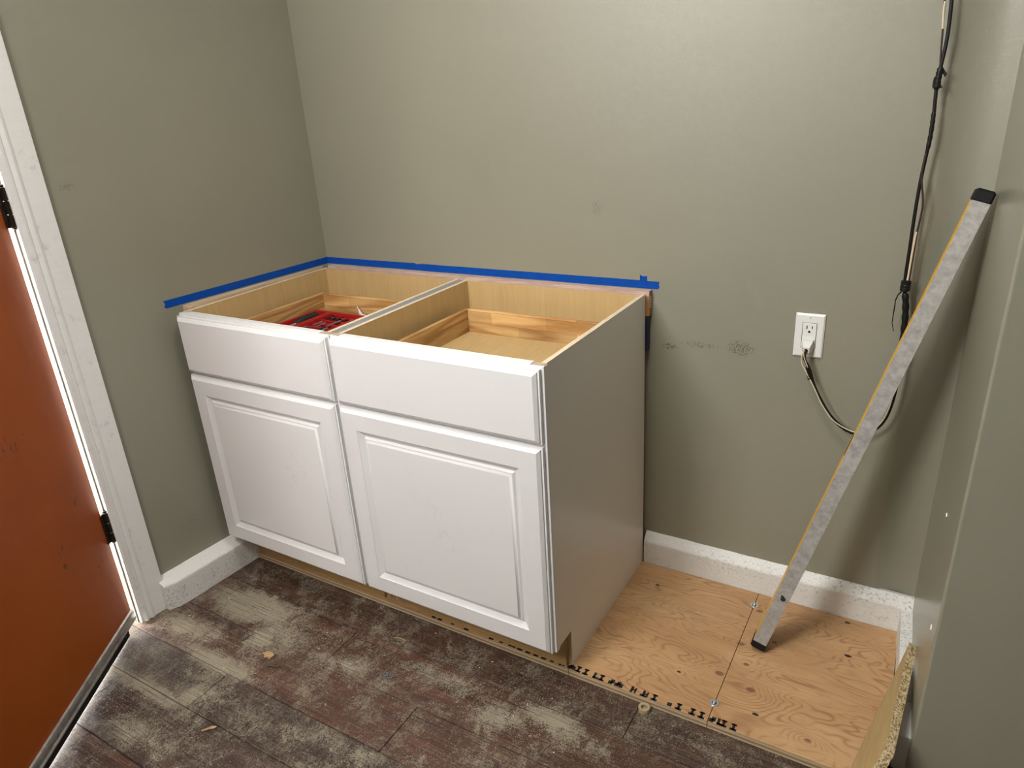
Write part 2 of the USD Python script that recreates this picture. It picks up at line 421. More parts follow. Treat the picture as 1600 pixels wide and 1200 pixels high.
# ------------------------------------------------------------------ the setting
WR = lambda y, z=0.0: 1.968 + .0085 * z - .05 * y          # the right return's face
floor = obj('floor', [box(-.4, 5.0, -5.3, 0, -.10, -.0125), box(-.4, 5.0, -5.3, -2.03, -.0125, -.0005), box(-.05, 2.6, -.519, 0, -.0125, 0)], 'floor_gap', kind='structure')
SEAMS = [-.518, -.670, -.822, -.973, -1.104, -1.272, -1.42, -1.57, -1.72, -1.87, -2.02]
JOINTS = [[1.413], [.585, 1.62], [.916, 2.1], [.373, 1.30], [.95], [.30, 1.5], [.7], [1.2], [.4], [1.0]]
cuts = [(-.30, 3.5)] * 10
for r in range(10):
    y1, y0 = SEAMS[r] - .0007, SEAMS[r + 1] + .0007
    xs = [-.09 + .0626 * (SEAMS[r] + .5)] + JOINTS[r] + [3.45]
    for k in range(len(xs) - 1):
        dz = rng.uniform(-.0006, .0004)
        pl = rbox(xs[k] + .0007, xs[k + 1] - .0007, y0, y1, -.0125, dz, .0011)
        obj('plank', pl, ['plank_brown', 'plank_umber', 'plank_rust'][(r * 2 + k * 3 + (r // 2)) % 3], floor)

# the plaster hollows a little beside the right corner
wp = [(-.15, .12), (-.15, 0), (1.866, 0), (1.871, .0008), (1.882, .0050), (1.898, .0110), (1.916, .0150), (1.938, .0155), (1.958, .0115), (1.978, .0050), (1.995, 0), (5.0, 0), (5.0, .12)]
obj('plank', rbox(1.999, 4.85, -.5173, -.4905, -.0125, 0, .0011), 'plank_brown', floor)
wall_back = obj('wall_back', prism(wp, 'z', -.1, 2.6), 'wall_paint', smooth=35, kind='structure')
# left wall with its door opening
DO0, DO1, DOT = -.957, -1.815, 2.06
obj('wall_left', skewed([box(-.14, 0, DO0, .10, -.1, 2.6), box(-.14, 0, -5.3, DO1, -.1, 2.6), box(-.14, 0, DO1, DO0, DOT, 2.6)]), 'wall_paint_left', kind='structure')
# right return: a block whose corner is softly rounded and slightly out of plumb
yE = -.49
rad = .006
arc = [(WR(yE) + rad - rad * math.cos(a), yE + rad - rad * math.sin(a)) for a in np.linspace(0, math.pi / 2, 7)]
blk = prism([(WR(0.05), .05)] + arc + [(5.0, yE), (5.0, .05)], 'z', -.05, 2.6)
v = np.array(blk.vertices); v[:, 0] += .0085 * v[:, 2]
obj('wall_right', trimesh.Trimesh(v, blk.faces, process=False), 'wall_paint_gloss', smooth=40, kind='structure')
obj('wall_far_right', box(4.9, 5.0, -5.3, yE, -.1, 2.6), 'wall_paint', kind='structure')
obj('wall_front', box(-.7, 5.0, -5.3, -5.2, -.1, 2.6), 'wall_paint', kind='structure')
obj('ceiling', box(-.7, 5.0, -5.3, .12, 2.46, 2.56), 'ceiling_white', kind='structure')
obj('porch_floor', box(-3.2, -.36, -4.5, 1.5, -.14, -.03), 'porch_concrete', kind='structure')

# baseboards: thick, lumpy, painted many times
def baseboard(length, prof, seg=40, seed=1, amp=.0016):
    """prof: (out, z) from wall top, over the front edge, to the floor; runs along local +x."""
    prof = np.array(prof, float)
    L = []
    for i, x in enumerate(np.linspace(0, length, seg)):
        q = np.zeros((len(prof), 3)); q[:, 0] = x; q[:, 1] = -prof[:, 0]; q[:, 2] = prof[:, 1]
        s = np.c_[np.full(len(prof), x * 26), prof[:, 0] * 60 + seed, prof[:, 1] * 40]
        d = (meshkit.fbm(s, 3, seed) - .5) * 2 * amp
        inner = (prof[:, 0] > .004)
        q[:, 1] -= d * inner
        q[:, 2] += d * 1.1 * (prof[:, 1] > .05)
        L.append(q)
    return rings(L)
bprof = [(-.01, .122), (.003, .125), (.010, .118), (.019, .106), (.0245, .101), (.0262, .095), (.0257, .06), (.0257, .02), (.0257, .0), (-.01, 0)]
obj('baseboard_back', move(baseboard(.7515, bprof, 60, 3), t=(1.2195, 0, .0)), 'old_white_paint', smooth=35, kind='structure')
# the left one, wide-topped and worn, ending in a lump of filler by the casing
lprof = [(-.01, .107), (.004, .108), (.02, .101), (.043, .094), (.049, .089), (.0505, .083), (.049, .05), (.049, .02), (.049, 0), (-.01, 0)]
lb = baseboard(.86, lprof, 60, 5, .0018)
v = np.array(lb.vertices); v = np.c_[-v[:, 1], v[:, 0] - .876, v[:, 2]]
fl = (v[:, 1] < -.845); v[fl, 0] -= np.clip((-.845 - v[fl, 1]) * .55, 0, .012)
lb = skewed(trimesh.Trimesh(v, lb.faces, process=False)); lb.fix_normals()
obj('baseboard_left', lb, 'old_white_paint', smooth=35, kind='structure')
rprof = [(-.01, .096), (.002, .098), (.0215, .0965), (.0250, .092), (.0250, .05), (.0250, 0), (-.01, 0)]
rb = baseboard(.445, rprof, 44, 8, .0022)
v = np.array(rb.vertices); v = np.c_[WR(-v[:, 0]) + v[:, 1] - .0008, -v[:, 0] - .0235, v[:, 2]]
rb = trimesh.Trimesh(v, rb.faces, process=False); rb.fix_normals()
obj('baseboard_right', rb, 'old_white_paint', smooth=35, kind='structure')

# door casing on the left wall, with a reeded inner edge, and the jamb behind it
cas = [(0, -.862), (.017, -.864), (.0175, -.912), (.0205, -.916), (.0215, -.921), (.0175, -.926), (.0168, -.930), (.0205, -.934), (.0215, -.939), (.018, -.944), (.015, -.947), (.015, -.953), (0, -.953)]
t1 = thing('trim_1', loc=(-.05, -.9, 0), kind='structure')
obj('casing', skewed(prism(cas, 'z', .001, 2.13)), 'casing_paint', t1, smooth=30)
obj('jamb', skewed(box(-.16, .0, DO0, DO0 + .003, 0, DOT)), 'casing_paint', t1)
obj('casing_far', skewed(box(0, .017, DO1 - .09, DO1, .001, 2.13)), 'casing_paint', t1)
obj('casing_head', skewed(box(0, .017, DO1 - .09, -.862, DOT, 2.15)), 'casing_paint', t1)
obj('threshold', skewed(box(-.16, -.030, DO1, DO0, -.0126, .006)), 'shim_wood', t1)

# the orange door, standing ajar into the room
PIN = np.array([-.0601, -.9596]); DD = np.array([.5678, -.8232]); DN = np.array([.8232, .5678])
def on_door(m):
    """Local x along the door from the pin, y out of its seen face, z up."""
    M = np.array([[DD[0], DN[0], 0], [DD[1], DN[1], 0], [0, 0, 1.0]])
    m = move(m, M, (PIN[0], PIN[1], 0)); m.fix_normals()
    return m
d1 = thing('door_1', loc=(PIN[0], PIN[1], 0), kind='structure')
obj('door_slab', on_door(rbox(.011, .835, -.006, -.001, .036, 2.045, .002)), 'orange_paint', d1)
obj('outer_face', on_door(rbox(.011, .835, -.044, -.0065, .036, 2.045, .002)), 'casing_paint', d1)
obj('door_sweep', on_door(prism([(-.002, .060), (.0045, .0575), (.0060, .050), (.0060, .036), (.009, .031), (.009, .028), (-.002, .028)], 'x', .010, .832)), 'sweep_aluminium', d1)
obj('sweep_rubber', on_door(rbox(.062, .832, -.002, .005, .004, .030, .001)), 'black_rubber', d1)
for s in (.13, .29, .46, .62):
    obj('screw', on_door(cyl((s, .005, .043), .0032, .0025, 'y', 10)), 'zinc_dark', d1)
for zc in (.345, 1.252, 1.90):
    h = [cyl((0, 0, 0), .0098, .031, 'z', 16, .001) for _ in range(3)]
    k = [move(h[i], t=(-.0035, .005, zc - .0485 + .0325 * i)) for i in range(3)]
    leaf = [rbox(.004, .019, -.004, .0025, zc - .047, zc + .047, .0006)]
    tip = [cyl((-.0035, .005, zc + .049), .0070, .005, 'z', 12, .002), cyl((-.0035, .005, zc - .0535), .0070, .005, 'z', 12, .002)]
    hp = obj('hinge', on_door(k + leaf), 'hinge_iron', d1, smooth=40)
    obj('hinge_tip', on_door(tip), 'hinge_iron', hp, smooth=40)

# ------------------------------------------------------------------ plywood sheets on the floor
PT = .022
def sheet(x0, x1, label):
    t = thing('plywood_sheet', label, 'plywood', ((x0 + x1) / 2, -.29, 0))
    obj('core', rbox(x0, x1, -.551, -.027, .0002, PT - .0012, .0006), 'plywood_edge', t)
    obj('face_veneer', rbox(x0, x1, -.5505, -.027, PT - .0012, PT, .0004), 'plywood_face', t)
    return t
sh = [sheet(.012, 1.2100, 'tan plywood sheet running underneath both white cabinets'),
      sheet(1.2114, 1.5785, 'bare tan plywood sheet between the right cabinet and the seam with two screws'),
      sheet(1.5800, 1.9482, 'bare knotty plywood sheet in the right corner, under the foot of the level')]
INK = [(675, 965, 'L'), (687, 968, 'I'), (707, 976, 'v'), (729, 983, 'I'), (765, 998, 'L'), (783, 1005, 'v'), (797, 1010, 'w'), (811, 1016, 'I'), (822, 1020, 'L'), (834, 1025, 'L'), (846, 1030, 'L'), (862, 1035, '-'), (874, 1040, 'M'), (888, 1046, 'w'), (900, 1052, 'I'), (911, 1057, 'I'),
       (925, 1062, 'L'), (936, 1066, 'I'), (950, 1074, 'v'), (960, 1077, 'w'), (983, 1085, 'M'), (1002, 1091, 'E'), (1019, 1097, 'I'), (1045, 1105, '-'), (1058, 1110, 'I'), (1079, 1119, 'I'), (1093, 1125, 'I'), (1110, 1131, 'v'), (1120, 1135, 'U'), (1128, 1138, 'I'), (1143, 1145, 'I')]
def ray_z(px, py, z):
    d = fw + rt * (px - 800) / F + up * (600 - py) / F
    return C + d * (z - C[2]) / d[2]
def ray_y(px, py, y):
    d = fw + rt * (px - 800) / F + up * (600 - py) / F
    return C + d * (y - C[1]) / d[1]
marks = {0: [], 1: [], 2: []}
for px, py, ch in INK:
    x = ray_z(px, py, PT)[0]
    w, hgt, y0 = .0080, .0205, -.5502
    P = lambda a, b, c, d: marks[0 if x < 1.2105 else 1 if x < 1.5785 else 2].append(box(x + a, x + b, y0 + c, y0 + d, PT - .0002, PT + .00025))
    P(-w * .4, w * .4, 0, hgt) if ch in 'ILMEU' else P(-w * .9, w * .5, .001, hgt * .6)
    if ch in 'IE': P(-w, w, 0, .006)
    if ch in 'I': P(-w * .8, w * .8, hgt - .005, hgt)
    if ch in 'LU': P(-w * .4, w * 1.4, 0, .0065)
    if ch in 'ME': P(w * .9, w * 1.5, .001, hgt * .9); P(0, w, .008, .013)
    if ch in 'vw': P(-w * .2, w * 1.0, .006, hgt * .9)
    if ch == 'w': P(w * .6, w * 1.9, 0.001, hgt * .7)
for k in (0, 1, 2):
    obj('stamped_lettering', marks[k], 'stamp_ink', sh[k], label='worn black stamped lettering, cut off along the front edge', kind='stuff')
for nm, (x, y), lab in (('a', (1.5795, -.0855), 'silver screw with washer in the plywood seam, close to the baseboard'), ('b', (1.5785, -.4895), 'silver screw with washer in the plywood seam, close to the front edge')):
    t = thing('screw', lab, 'screw', (x, y, PT))
    obj('washer', cyl((x, y, PT - .001), .0115, .0022, 'z', 20, .0008), 'zinc', t, smooth=35)
    obj('screw_head', cyl((x, y, PT + .001), .0062, .0030, 'z', 14, .0014), 'zinc_dark', t, smooth=35)
    obj('hex_socket', cyl((x, y, PT + .0035), .0036, .0022, 'z', 6, .0004), 'zinc', t)

# ------------------------------------------------------------------ base cabinets
H, YF, YB = .900, -.622, -.022           # top, front of the face frame, back
def rect_loop(x0, x1, z0, z1, y):
    return [(x0, y, z0), (x1, y, z0), (x1, y, z1), (x0, y, z1)]
def front(x0, x1, z0, z1, panel):
    """A door or drawer front: moulded outer edge, and for a door a raised centre panel."""
    yb, yf = YF - .0005, YF - .0195
    L = [(0, yb), (0, yb - .0090), (.0038, yb - .0096), (.0046, yb - .0128), (.0118, yf + .0004), (.0124, yf)]
    if panel:
        s = .0580
        L += [(s, yf), (s + .0006, yf + .0014), (s + .0135, yf + .0096), (s + .0165, yf + .0096), (s + .0215, yf + .0056), (s + .0242, yf + .0054), (s + .0295, yf + .0012), (s + .0300, yf + .0010)]
    return rings([rect_loop(x0 + a, x1 - a, z0 + a, z1 - a, y) for a, y in L])

def cabinet(xl, xr, label, extra):
    t = thing('base_cabinet', label, 'cabinet', ((xl + xr) / 2, (YF + YB) / 2, PT))
    f0, f1 = xl, xr                          # face frame overhangs the sides
    sl, sr = xl + extra[0], xr - extra[1]
    th = .0125
    sidep = [(YB, PT), (YF + .0885, PT), (YF + .0885, PT + .1145), (YF + .019, PT + .1145), (YF + .019, H), (YB, H)]
    for a, out in ((sl, -1), (sr - th, 1)):
        a0, a1 = (a + .0012, a + th) if out < 0 else (a, a + th - .0012)
        sp = obj('side_panel', prism(sidep, 'x', a0, a1), 'maple_ply', t)
        obj('outer_skin', prism(sidep, 'x', a1, a1 + .0012) if out > 0 else prism(sidep, 'x', a0 - .0012, a0), 'white_laminate', sp, label='white outer face of the side panel')
        obj('top_edge', box(a, a + th, YF + .019, YB, H - .0004, H + .0003), 'ply_edge_pale', sp)
    il, ir = sl + th, sr - th
    obj('back_panel', box(il, ir, YB - .012, YB, PT + .1145, H - .0004), 'maple_ply', t)
    obj('back_rail_edge', box(il, ir, YB - .012, YB, H - .0004, H + .0003), 'cleat_top', t)
    obj('bottom_panel', box(il, ir, YF + .019, YB - .012, PT + .1145, PT + .127), 'maple_ply', t)
    obj('toe_kick', box(il, ir, YF + .0775, YF + .0885, PT, PT + .1145), 'toe_wood', t)
    sw = .032
    for k, (a, b) in enumerate(((f0, f0 + sw), (f1 - sw, f1))):
        st = obj('stile', rbox(a, b, YF, YF + .019, PT + .1145, H - .0008, .0008), 'white_lacquer', t)
        if k or xl > .3:
            obj('raw_end', box(a + .001, b - .001, YF + .0035, YF + .0188, H - .0009, H + .0004), 'raw_stile_end', st, label='bare wooden top end of the stile')
    for z0, z1 in ((H - .036, H + .0022), (.700, .731), (PT + .1145, PT + .150)):
        obj('rail', rbox(f0 + sw, f1 - sw, YF + .0003, YF + .019, z0, z1, .0008), 'white_lacquer', t)
    a, b = extra[2], extra[3]
    dr = obj('drawer_front', front(a, b, .7185, .8935, False), 'white_lacquer', t, smooth=28)
    obj('door', front(a, b, .1385, .7115, True), 'white_lacquer', t, smooth=28)
    # drawer box behind the front
    bl, br, bb, zf, zr = il + .045, ir - .045, -.112, .760, .8325
    yfb = YF + .021
    for a0, a1 in ((bl - .0125, bl), (br, br + .0125)):
        obj('drawer_side', rbox(a0, a1, yfb, bb + .0125, zf - .022, zr, .0015), 'drawer_wood_y', dr)
    obj('drawer_back', rbox(bl, br, bb, bb + .0125, zf - .022, zr, .0015), 'drawer_wood_x', dr)
    obj('drawer_bottom', box(bl, br, yfb, bb, zf - .006, zf), 'drawer_bottom_ply', dr)
    return t, bl, br, bb, zf
cabL = cabinet(.004, .6040, 'white base cabinet in the left corner, red case in its open-topped drawer', (.004, .0115, .0065, .5985))
cabR = cabinet(.6062, 1.2185, 'white base cabinet on the right, its drawer empty, end panel showing', (.0115, .0035, .6115, 1.2115))

# timber behind and beside the cabinets
t = thing('wood_cleat', 'brown wooden cleat on the back wall with a torn paper sticker on its end', 'cleat', (.62, -.011, .87))
obj('cleat_board', rbox(.02, 1.2262, -.0215, -.0005, .838, .9088, .001), 'cleat_wood', t)
obj('sawn_top', box(.021, 1.2258, -.0219, -.0008, .8950, .9095), 'cleat_top', t, label='pinkish sawn top edge')
obj('paper_sticker', box(1.2261, 1.2267, -.0185, -.0065, .862, .893), 'sticker', t, label='small torn paper sticker')
obj('sticker_print', [box(1.2266, 1.2269, -.016, -.0095, .866 + .007 * k, .869 + .007 * k) for k in range(4)], 'stamp_ink', t)
obj('shim', rbox(1.206, 1.2222, -.0210, -.0040, .7350, .8370, .001), 'navy_shim', label='dark navy shim behind the right cabinet, just below the wooden cleat', cat='shim')
lx = lambda y: .0626 * y
sh1 = prism([(lx(-.566) + .0008, -.566), (lx(-.566) + .0375, -.566), (lx(-.30) + .0215, -.30), (lx(-.03) + .0045, -.03), (lx(-.03) + .0008, -.03)], 'z', .855, .9075)
t = thing('wood_shim', 'tapered pale wooden filler strip between the left cabinet and the left wall', 'shim', (-.02, -.30, .855))
obj('strip', sh1, 'shim_wood', t)
obj('end_block', [rbox(lx(-.57) + .001, lx(-.57) + .0165, -.5805, -.5665, .850, .9070, .001), rbox(lx(-.57) + .0180, lx(-.57) + .0365, -.5805, -.5665, .852, .9055, .001)], 'shim_wood', t)

# blue masking tape
def tape(poly_pts, wall, name, label):
    obj(name, poly_pts, 'blue_tape', label=label, cat='tape', group=None)
tw0, tw1 = .9112, .9336
pts = [(.0006, tw0)] + [(x, tw0 + .0004 * math.sin(x * 23)) for x in np.linspace(.1, 1.2, 12)] + [(1.2425, tw0 + .0005), (1.2470, tw0 + .006), (1.2450, tw0 + .012), (1.2465, tw1 - .001)] + [(x, tw1 + .0005 * math.sin(x * 31)) for x in np.linspace(1.2, .43, 9)] + [(.405, tw1 - .0022), (.40, tw1 + .0008), (.2, tw1), (.0006, tw1)]
tape(prism(pts, 'y', -.0007, -.0001), 0, 'masking_tape', 'long blue masking tape strip on the back wall above both cabinets')
pl = [(-.0008, tw0), (-.630, tw0 - .0004), (-.6335, tw0 + .006), (-.6290, tw0 + .011), (-.6330, tw1), (-.0008, tw1)]
tape(skewed(prism(pl, 'x', .0001, .0007)), 1, 'masking_tape', 'blue masking tape strip on the left wall, beside the left cabinet')
pt_ = [(1.1905, tw0 + .001), (1.2110, tw0 + .001), (1.2112, .9475), (1.2090, .9462), (1.2010, .9452), (1.1940, .9470), (1.1905, .9492)]
tape(prism(pt_, 'y', -.0015, -.0008), 0, 'masking_tape', 'short upright tab of blue tape over the right end of the long strip')

# ------------------------------------------------------------------ red bit case in the left drawer
bl, br, bb, zf = cabL[1:]
cx0, cx1, cy0, cy1, cz = .0790, .306, -.440, -.1640, .7905
t = thing('bit_case', 'open red plastic drill bit case lying in the left drawer', 'tool case', ((cx0 + cx1) / 2, (cy0 + cy1) / 2, zf))
def tray(x0, x1):
    r, wl, fl = .006, .0120, .012
    def loop(d, z, rr):
        out = []
        for qx, qy, a0 in ((x1 - d - rr, cy1 - d - rr, 0), (x0 + d + rr, cy1 - d - rr, 90), (x0 + d + rr, cy0 + d + rr, 180), (x1 - d - rr, cy0 + d + rr, 270)):
            for a in np.radians(np.linspace(a0, a0 + 90, 5)):
                out.append((qx + rr * math.cos(a), qy + rr * math.sin(a), z))
        return out
    return rings([loop(.003, zf + .0005, r), loop(0, zf + .004, r), loop(0, cz - .002, r), loop(.0015, cz, r), loop(wl - .001, cz, r * .6), loop(wl, cz - .001, r * .6), loop(wl + .002, zf + fl, r * .5)])
xm = .1560
obj('lid_tray', tray(cx0, xm - .001), 'red_plastic', t, smooth=40)
base = obj('base_tray', tray(xm + .001, cx1), 'red_plastic', t, smooth=40)
obj('hinge_bar', rbox(xm - .004, xm + .004, cy0 + .03, cy1 - .03, cz - .006, cz + .0015, .001), 'red_plastic', t)
for y in (-.20, -.235, -.27, -.305, -.34, -.375, -.41): obj('holder_rib', rbox(xm + .012, cx1 - .012, y - .0025, y + .0025, zf + .011, cz - .006, .0008), 'red_plastic', base)
for x in (.195, .235, .268): obj('holder_rib', rbox(x - .002, x + .002, cy0 + .02, cy1 - .02, zf + .011, cz - .009, .0008), 'red_plastic', base)
for y in (-.21, -.30, -.38): obj('holder_rib', rbox(cx0 + .012, xm - .012, y - .0025, y + .0025, zf + .011, cz - .012, .0008), 'red_plastic', t)
# black driver handle in the lid, steel shank
obj('driver_handle', [tube(spline([(.112, -.195, zf + .021), (.116, -.235, zf + .024), (.118, -.275, zf + .024), (.120, -.300, zf + .022)], 6), np.interp(np.linspace(0, 1, 19), [0, .1, .5, .8, 1], [.009, .0145, .0125, .015, .008]), 12)] + [rbox(.100, .112, -.262 + .02 * k, -.252 + .02 * k, zf + .016, zf + .031, .001) for k in range(3)], 'black_plastic', t, smooth=45, label='black driver handle')
obj('driver_shank', tube([(.120, -.300, zf + .022), (.123, -.345, zf + .021), (.125, -.385, zf + .020)], .0045, 10), 'grey_plastic', t, smooth=45)
for k, (x, y, ln) in enumerate([(.180, -.185, .05), (.192, -.25, .045), (.205, -.19, .04), (.215, -.26, .05), (.226, -.19, .045), (.246, -.225, .06), (.256, -.20, .05), (.282, -.20, .05), (.246, -.295, .05), (.262, -.30, .055), (.282, -.29, .045), (.180, -.31, .045), (.205, -.32, .05), (.225, -.33, .045)]):
    obj('drill_bit', [cyl((x, y - ln, zf + .0235), .0022 + .0007 * (k % 3), ln * .6, 'y', 8), cyl((x, y - ln * .4, zf + .0235), .0034, ln * .4, 'y', 6)], 'steel_bit' if k % 2 else 'black_plastic', t, smooth=40)
# scrap of white film in the drawer's back corner
P3 = spline([(.226, -.1185, .801), (.240, -.126, .790), (.256, -.134, .778), (.285, -.150, .770), (.330, -.165, .766), (.380, -.170, .764)], 6)
wid = np.interp(np.linspace(0, 1, len(P3)), [0, .15, .4, .7, 1], [.0018, .006, .015, .022, .016])
fm = tube(P3, wid, 9, .45)
v = np.array(fm.vertices); v += (meshkit.noise(v * 130, 3)[:, None] - .5) * np.array([.004, .004, .003]); v[:, 2] = np.maximum(v[:, 2], zf + .0006)
v[:, 1] = np.minimum(v[:, 1], bb - .001)
obj('plastic_scrap', trimesh.Trimesh(v, fm.faces, process=False), 'white_film', smooth=50, label='crumpled scrap of white plastic in the back corner of the left drawer', cat='scrap')

# ------------------------------------------------------------------ outlet, plug and cord
ox, oz = 1.6430, .8240
t = thing('wall_outlet', 'white rectangular electrical outlet plate on the olive back wall', 'outlet', (ox, 0, oz))
w2, h2 = .035, .0572
def zloop(a, b, y, cx=ox, cz=oz):
    return [(cx - a, y, cz - b), (cx + a, y, cz - b), (cx + a, y, cz + b), (cx - a, y, cz + b)]
obj('cover_plate', rings([zloop(w2, h2, -.0002), zloop(w2, h2, -.0028), zloop(w2 - .003, h2 - .003, -.0058), zloop(w2 - .0045, h2 - .0045, -.0064), zloop(.0174, .0344, -.0064), zloop(.0172, .0342, -.0052)]), 'outlet_white', t)
obj('recess', box(ox - .0171, ox + .0171, -.0054, -.004, oz - .0341, oz + .0341), 'slot_dark', t)
rc = obj('receptacle', rbox(ox - .0162, ox + .0162, -.0074, -.003, oz - .0332, oz + .0332, .0008), 'outlet_white', t)
for s in (1, -1):
    zc = oz + s * .0185
    obj('slot', box(ox - .0075, ox - .0052, -.0076, -.0070, zc - .000, zc + .0085), 'slot_dark', rc)
    obj('slot', box(ox + .0052, ox + .0073, -.0076, -.0070, zc + .0008, zc + .0082), 'slot_dark', rc)
    obj('ground_hole', cyl((ox, -.0077, zc - .0072), .0030, .0008, 'y', 12), 'slot_dark', rc)
for s in (1, -1):
    sc = obj('cover_screw', cyl((ox, -.0072, oz + s * .0483), .0032, .0010, 'y', 12), 'outlet_white', t)
    obj('screw_slot', box(ox - .0004, ox + .0004, -.0074, -.0071, oz + s * .0483 - .0026, oz + s * .0483 + .0026), 'slot_dark', sc)

pz = oz - .0185
cord = thing('power_cord', 'black taped cord with a white plug, hanging down the wall to the outlet', 'cord', (1.75, -.03, .6))
hull = lambda pts: trimesh.convex.convex_hull(np.array(pts, float))
pb = hull([(ox + a, -.0077, pz + b) for a in (-.0125, .0125) for b in (-.0150, .0105)] + [(ox + a, -.018, pz + b) for a in (-.0125, .0125) for b in (-.0165, .0085)] + [(ox + a, -.0285, pz + b) for a in (-.0075, .0075) for b in (-.0195, -.006)])
pg = obj('plug', pb, 'plug_white', cord)
obj('cord_bushing', cyl((ox - .001, -.0300, pz - .0135), .0050, .004, 'y', 14), 'black_rubber', pg)
CY = -.032
PX = [(1540, -440), (1516, -220), (1489, -40), (1487, 0), (1484, 30), (1478, 70), (1471, 100), (1463, 140), (1459, 180), (1450, 230), (1440, 275), (1430, 330), (1424, 370), (1418, 410), (1414, 440), (1414, 470), (1411, 530), (1407, 575), (1402, 600), (1394, 630), (1378, 662), (1358, 676), (1338, 678), (1318, 668), (1300, 652), (1283, 625), (1270, 595), (1262, 570)]
main = [ray_y(a, b, CY) for a, b in PX] + [np.array([ox - .001, -.038, pz - .030]), np.array([ox - .001, -.033, pz - .0150]), np.array([ox - .001, -.029, pz - .0135])]
main = spline(main, 5)
tt = np.linspace(0, 1, len(main))
obj('black_cord', tube(main, .0036, 8), 'black_wire', cord, smooth=60)
# thinner brown and cream wires that run beside it
def strand(px, y, r, m, name):
    obj(name, tube(spline([ray_y(a, b, y) for a, b in px], 6), r, 7), m, cord, smooth=60)
strand([(1530, -440), (1508, -220), (1480, -40), (1476, 0), (1474, 30), (1473, 46), (1471, 70), (1469, 100), (1466, 128)], -.034, .0019, 'brown_wire', 'brown_wire')
strand([(1477, 2), (1474.5, 18), (1473.5, 34), (1473, 45)], -.0365, .0022, 'cream_wire', 'cream_wire')
strand([(1447, 240), (1442, 262), (1440, 285), (1442, 310), (1440, 332), (1434, 358), (1430, 380), (1425, 410), (1420, 440)], -.036, .0021, 'brown_wire', 'brown_wire')
strand([(1432, 362), (1426, 392), (1422, 415), (1418, 438)], -.0375, .0024, 'cream_wire', 'cream_wire')
strand([(1257, 548), (1253, 556), (1253, 568), (1258, 578), (1265, 592), (1273, 608), (1282, 628), (1291, 643), (1301, 656), (1318, 668), (1340, 676), (1362, 672), (1380, 656), (1391, 632), (1400, 606)], -.037, .0018, 'cream_wire', 'cream_wire')
strand([(1257, 546), (1256, 556), (1259, 566), (1262, 574)], -.043, .0013, 'cream_wire', 'cream_wire')
def wrap(px, r, name='tape_wrap'):
    q = spline([ray_y(a, b, -.0335) for a, b in px], 6)
    k = np.linspace(0, 1, len(q))
    obj(name, tube(q, r * (1 + .12 * np.sin(k * 31)) * np.interp(k, [0, .05, .95, 1], [.75, 1, 1, .75]), 9), 'black_tape', cord, smooth=50)
wrap([(1470, 105), (1466, 122), (1463, 140)], .0062)
wrap([(1459, 175), (1455, 205), (1449, 235)], .0044)
wrap([(1416.5, 438), (1415, 446), (1413.5, 455)], .0105)
wrap([(1414, 458), (1415, 480), (1413, 510), (1410, 540)], .0070)
wrap([(1262, 572), (1263.5, 583), (1266, 594)], .0052)
wrap([(1296, 648), (1310, 663), (1328, 675), (1338, 678)], .0040)
def flag(px, y0, name='tape_tail', th=.0006):
    a = np.array([ray_y(u_, v_, y0) for u_, v_ in px])
    poly = [(p_[0], p_[2]) for p_ in a]
    obj(name, prism(poly, 'y', y0 - th, y0 + th), 'black_tape', cord)
flag([(1468, 104), (1474, 106), (1480, 115.5), (1476.5, 121), (1473, 115), (1466, 117)], -.033)
flag([(1464, 126), (1470, 129), (1471, 134), (1473.5, 136.5), (1469, 137.5), (1465, 140), (1461, 139)], -.0345)
flag([(1459, 122), (1462.5, 118), (1461, 134), (1457.5, 139), (1456.5, 134)], -.032)
flag([(1410, 453), (1406, 454), (1410, 443), (1418, 440), (1420, 444), (1423, 447.5), (1420, 451), (1419, 456)], -.0405)
flag([(1410, 456), (1404, 461), (1400, 470), (1398.5, 482), (1396.5, 492), (1394.5, 505), (1396.6, 517.5), (1395.3, 517.5), (1393.3, 504), (1395.3, 489), (1397, 478), (1398.6, 468), (1402.5, 460), (1407.5, 455)], -.034)
flag([(1409, 553), (1413, 551), (1414.5, 557), (1410, 559)], -.0385)

# ------------------------------------------------------------------ spirit level leaning in the right corner
A_bot = ray_z(1186.5, 1008.5, .046)
A_top = ray_y(1532.5, 322, -.100)
ax = A_top - A_bot; LEN = np.linalg.norm(ax); ax /= LEN
mid = (A_top + A_bot) / 2
nv = C - mid; nv -= ax * (nv @ ax); nv /= np.linalg.norm(nv)
sv = np.cross(ax, nv); sv /= np.linalg.norm(sv)                # across the seen face
if sv[0] > 0: sv = -sv                                     # sv points to the left
ang = math.radians(4.4)
nv, sv = nv * math.cos(ang) - sv * math.sin(ang), sv * math.cos(ang) + nv * math.sin(ang)
LM = np.c_[-sv, nv, ax]                                    # local x right, y towards the viewer, z along the level
if np.linalg.det(LM) < 0: LM[:, 0] *= -1
def on_level(m):
    m = move(m, LM, A_bot); m.fix_normals(); return m
low = min(on_level(rbox(-.0186, .0186, -.057, .0012, -.0215, .02, .0045)).bounds[0][2], 9)
A_bot[2] += PT + .0003 - low; A_top[2] += PT + .0003 - low; print('level lift', PT - low)
t = thing('spirit_level', 'long grey and yellow spirit level leaning in the right corner', 'level', tuple(A_bot))
W_, DP = .0172, .056
obj('body', on_level(prism([(-W_, 0), (W_, 0), (W_, -.010), (W_ - .004, -.013), (W_ - .004, -DP + .013), (W_, -DP + .010), (W_, -DP), (-W_, -DP), (-W_, -DP + .010), (-W_ + .004, -DP + .013), (-W_ + .004, -.013), (-W_, -.010)], 'z', 0, LEN)), 'level_aluminium', t)
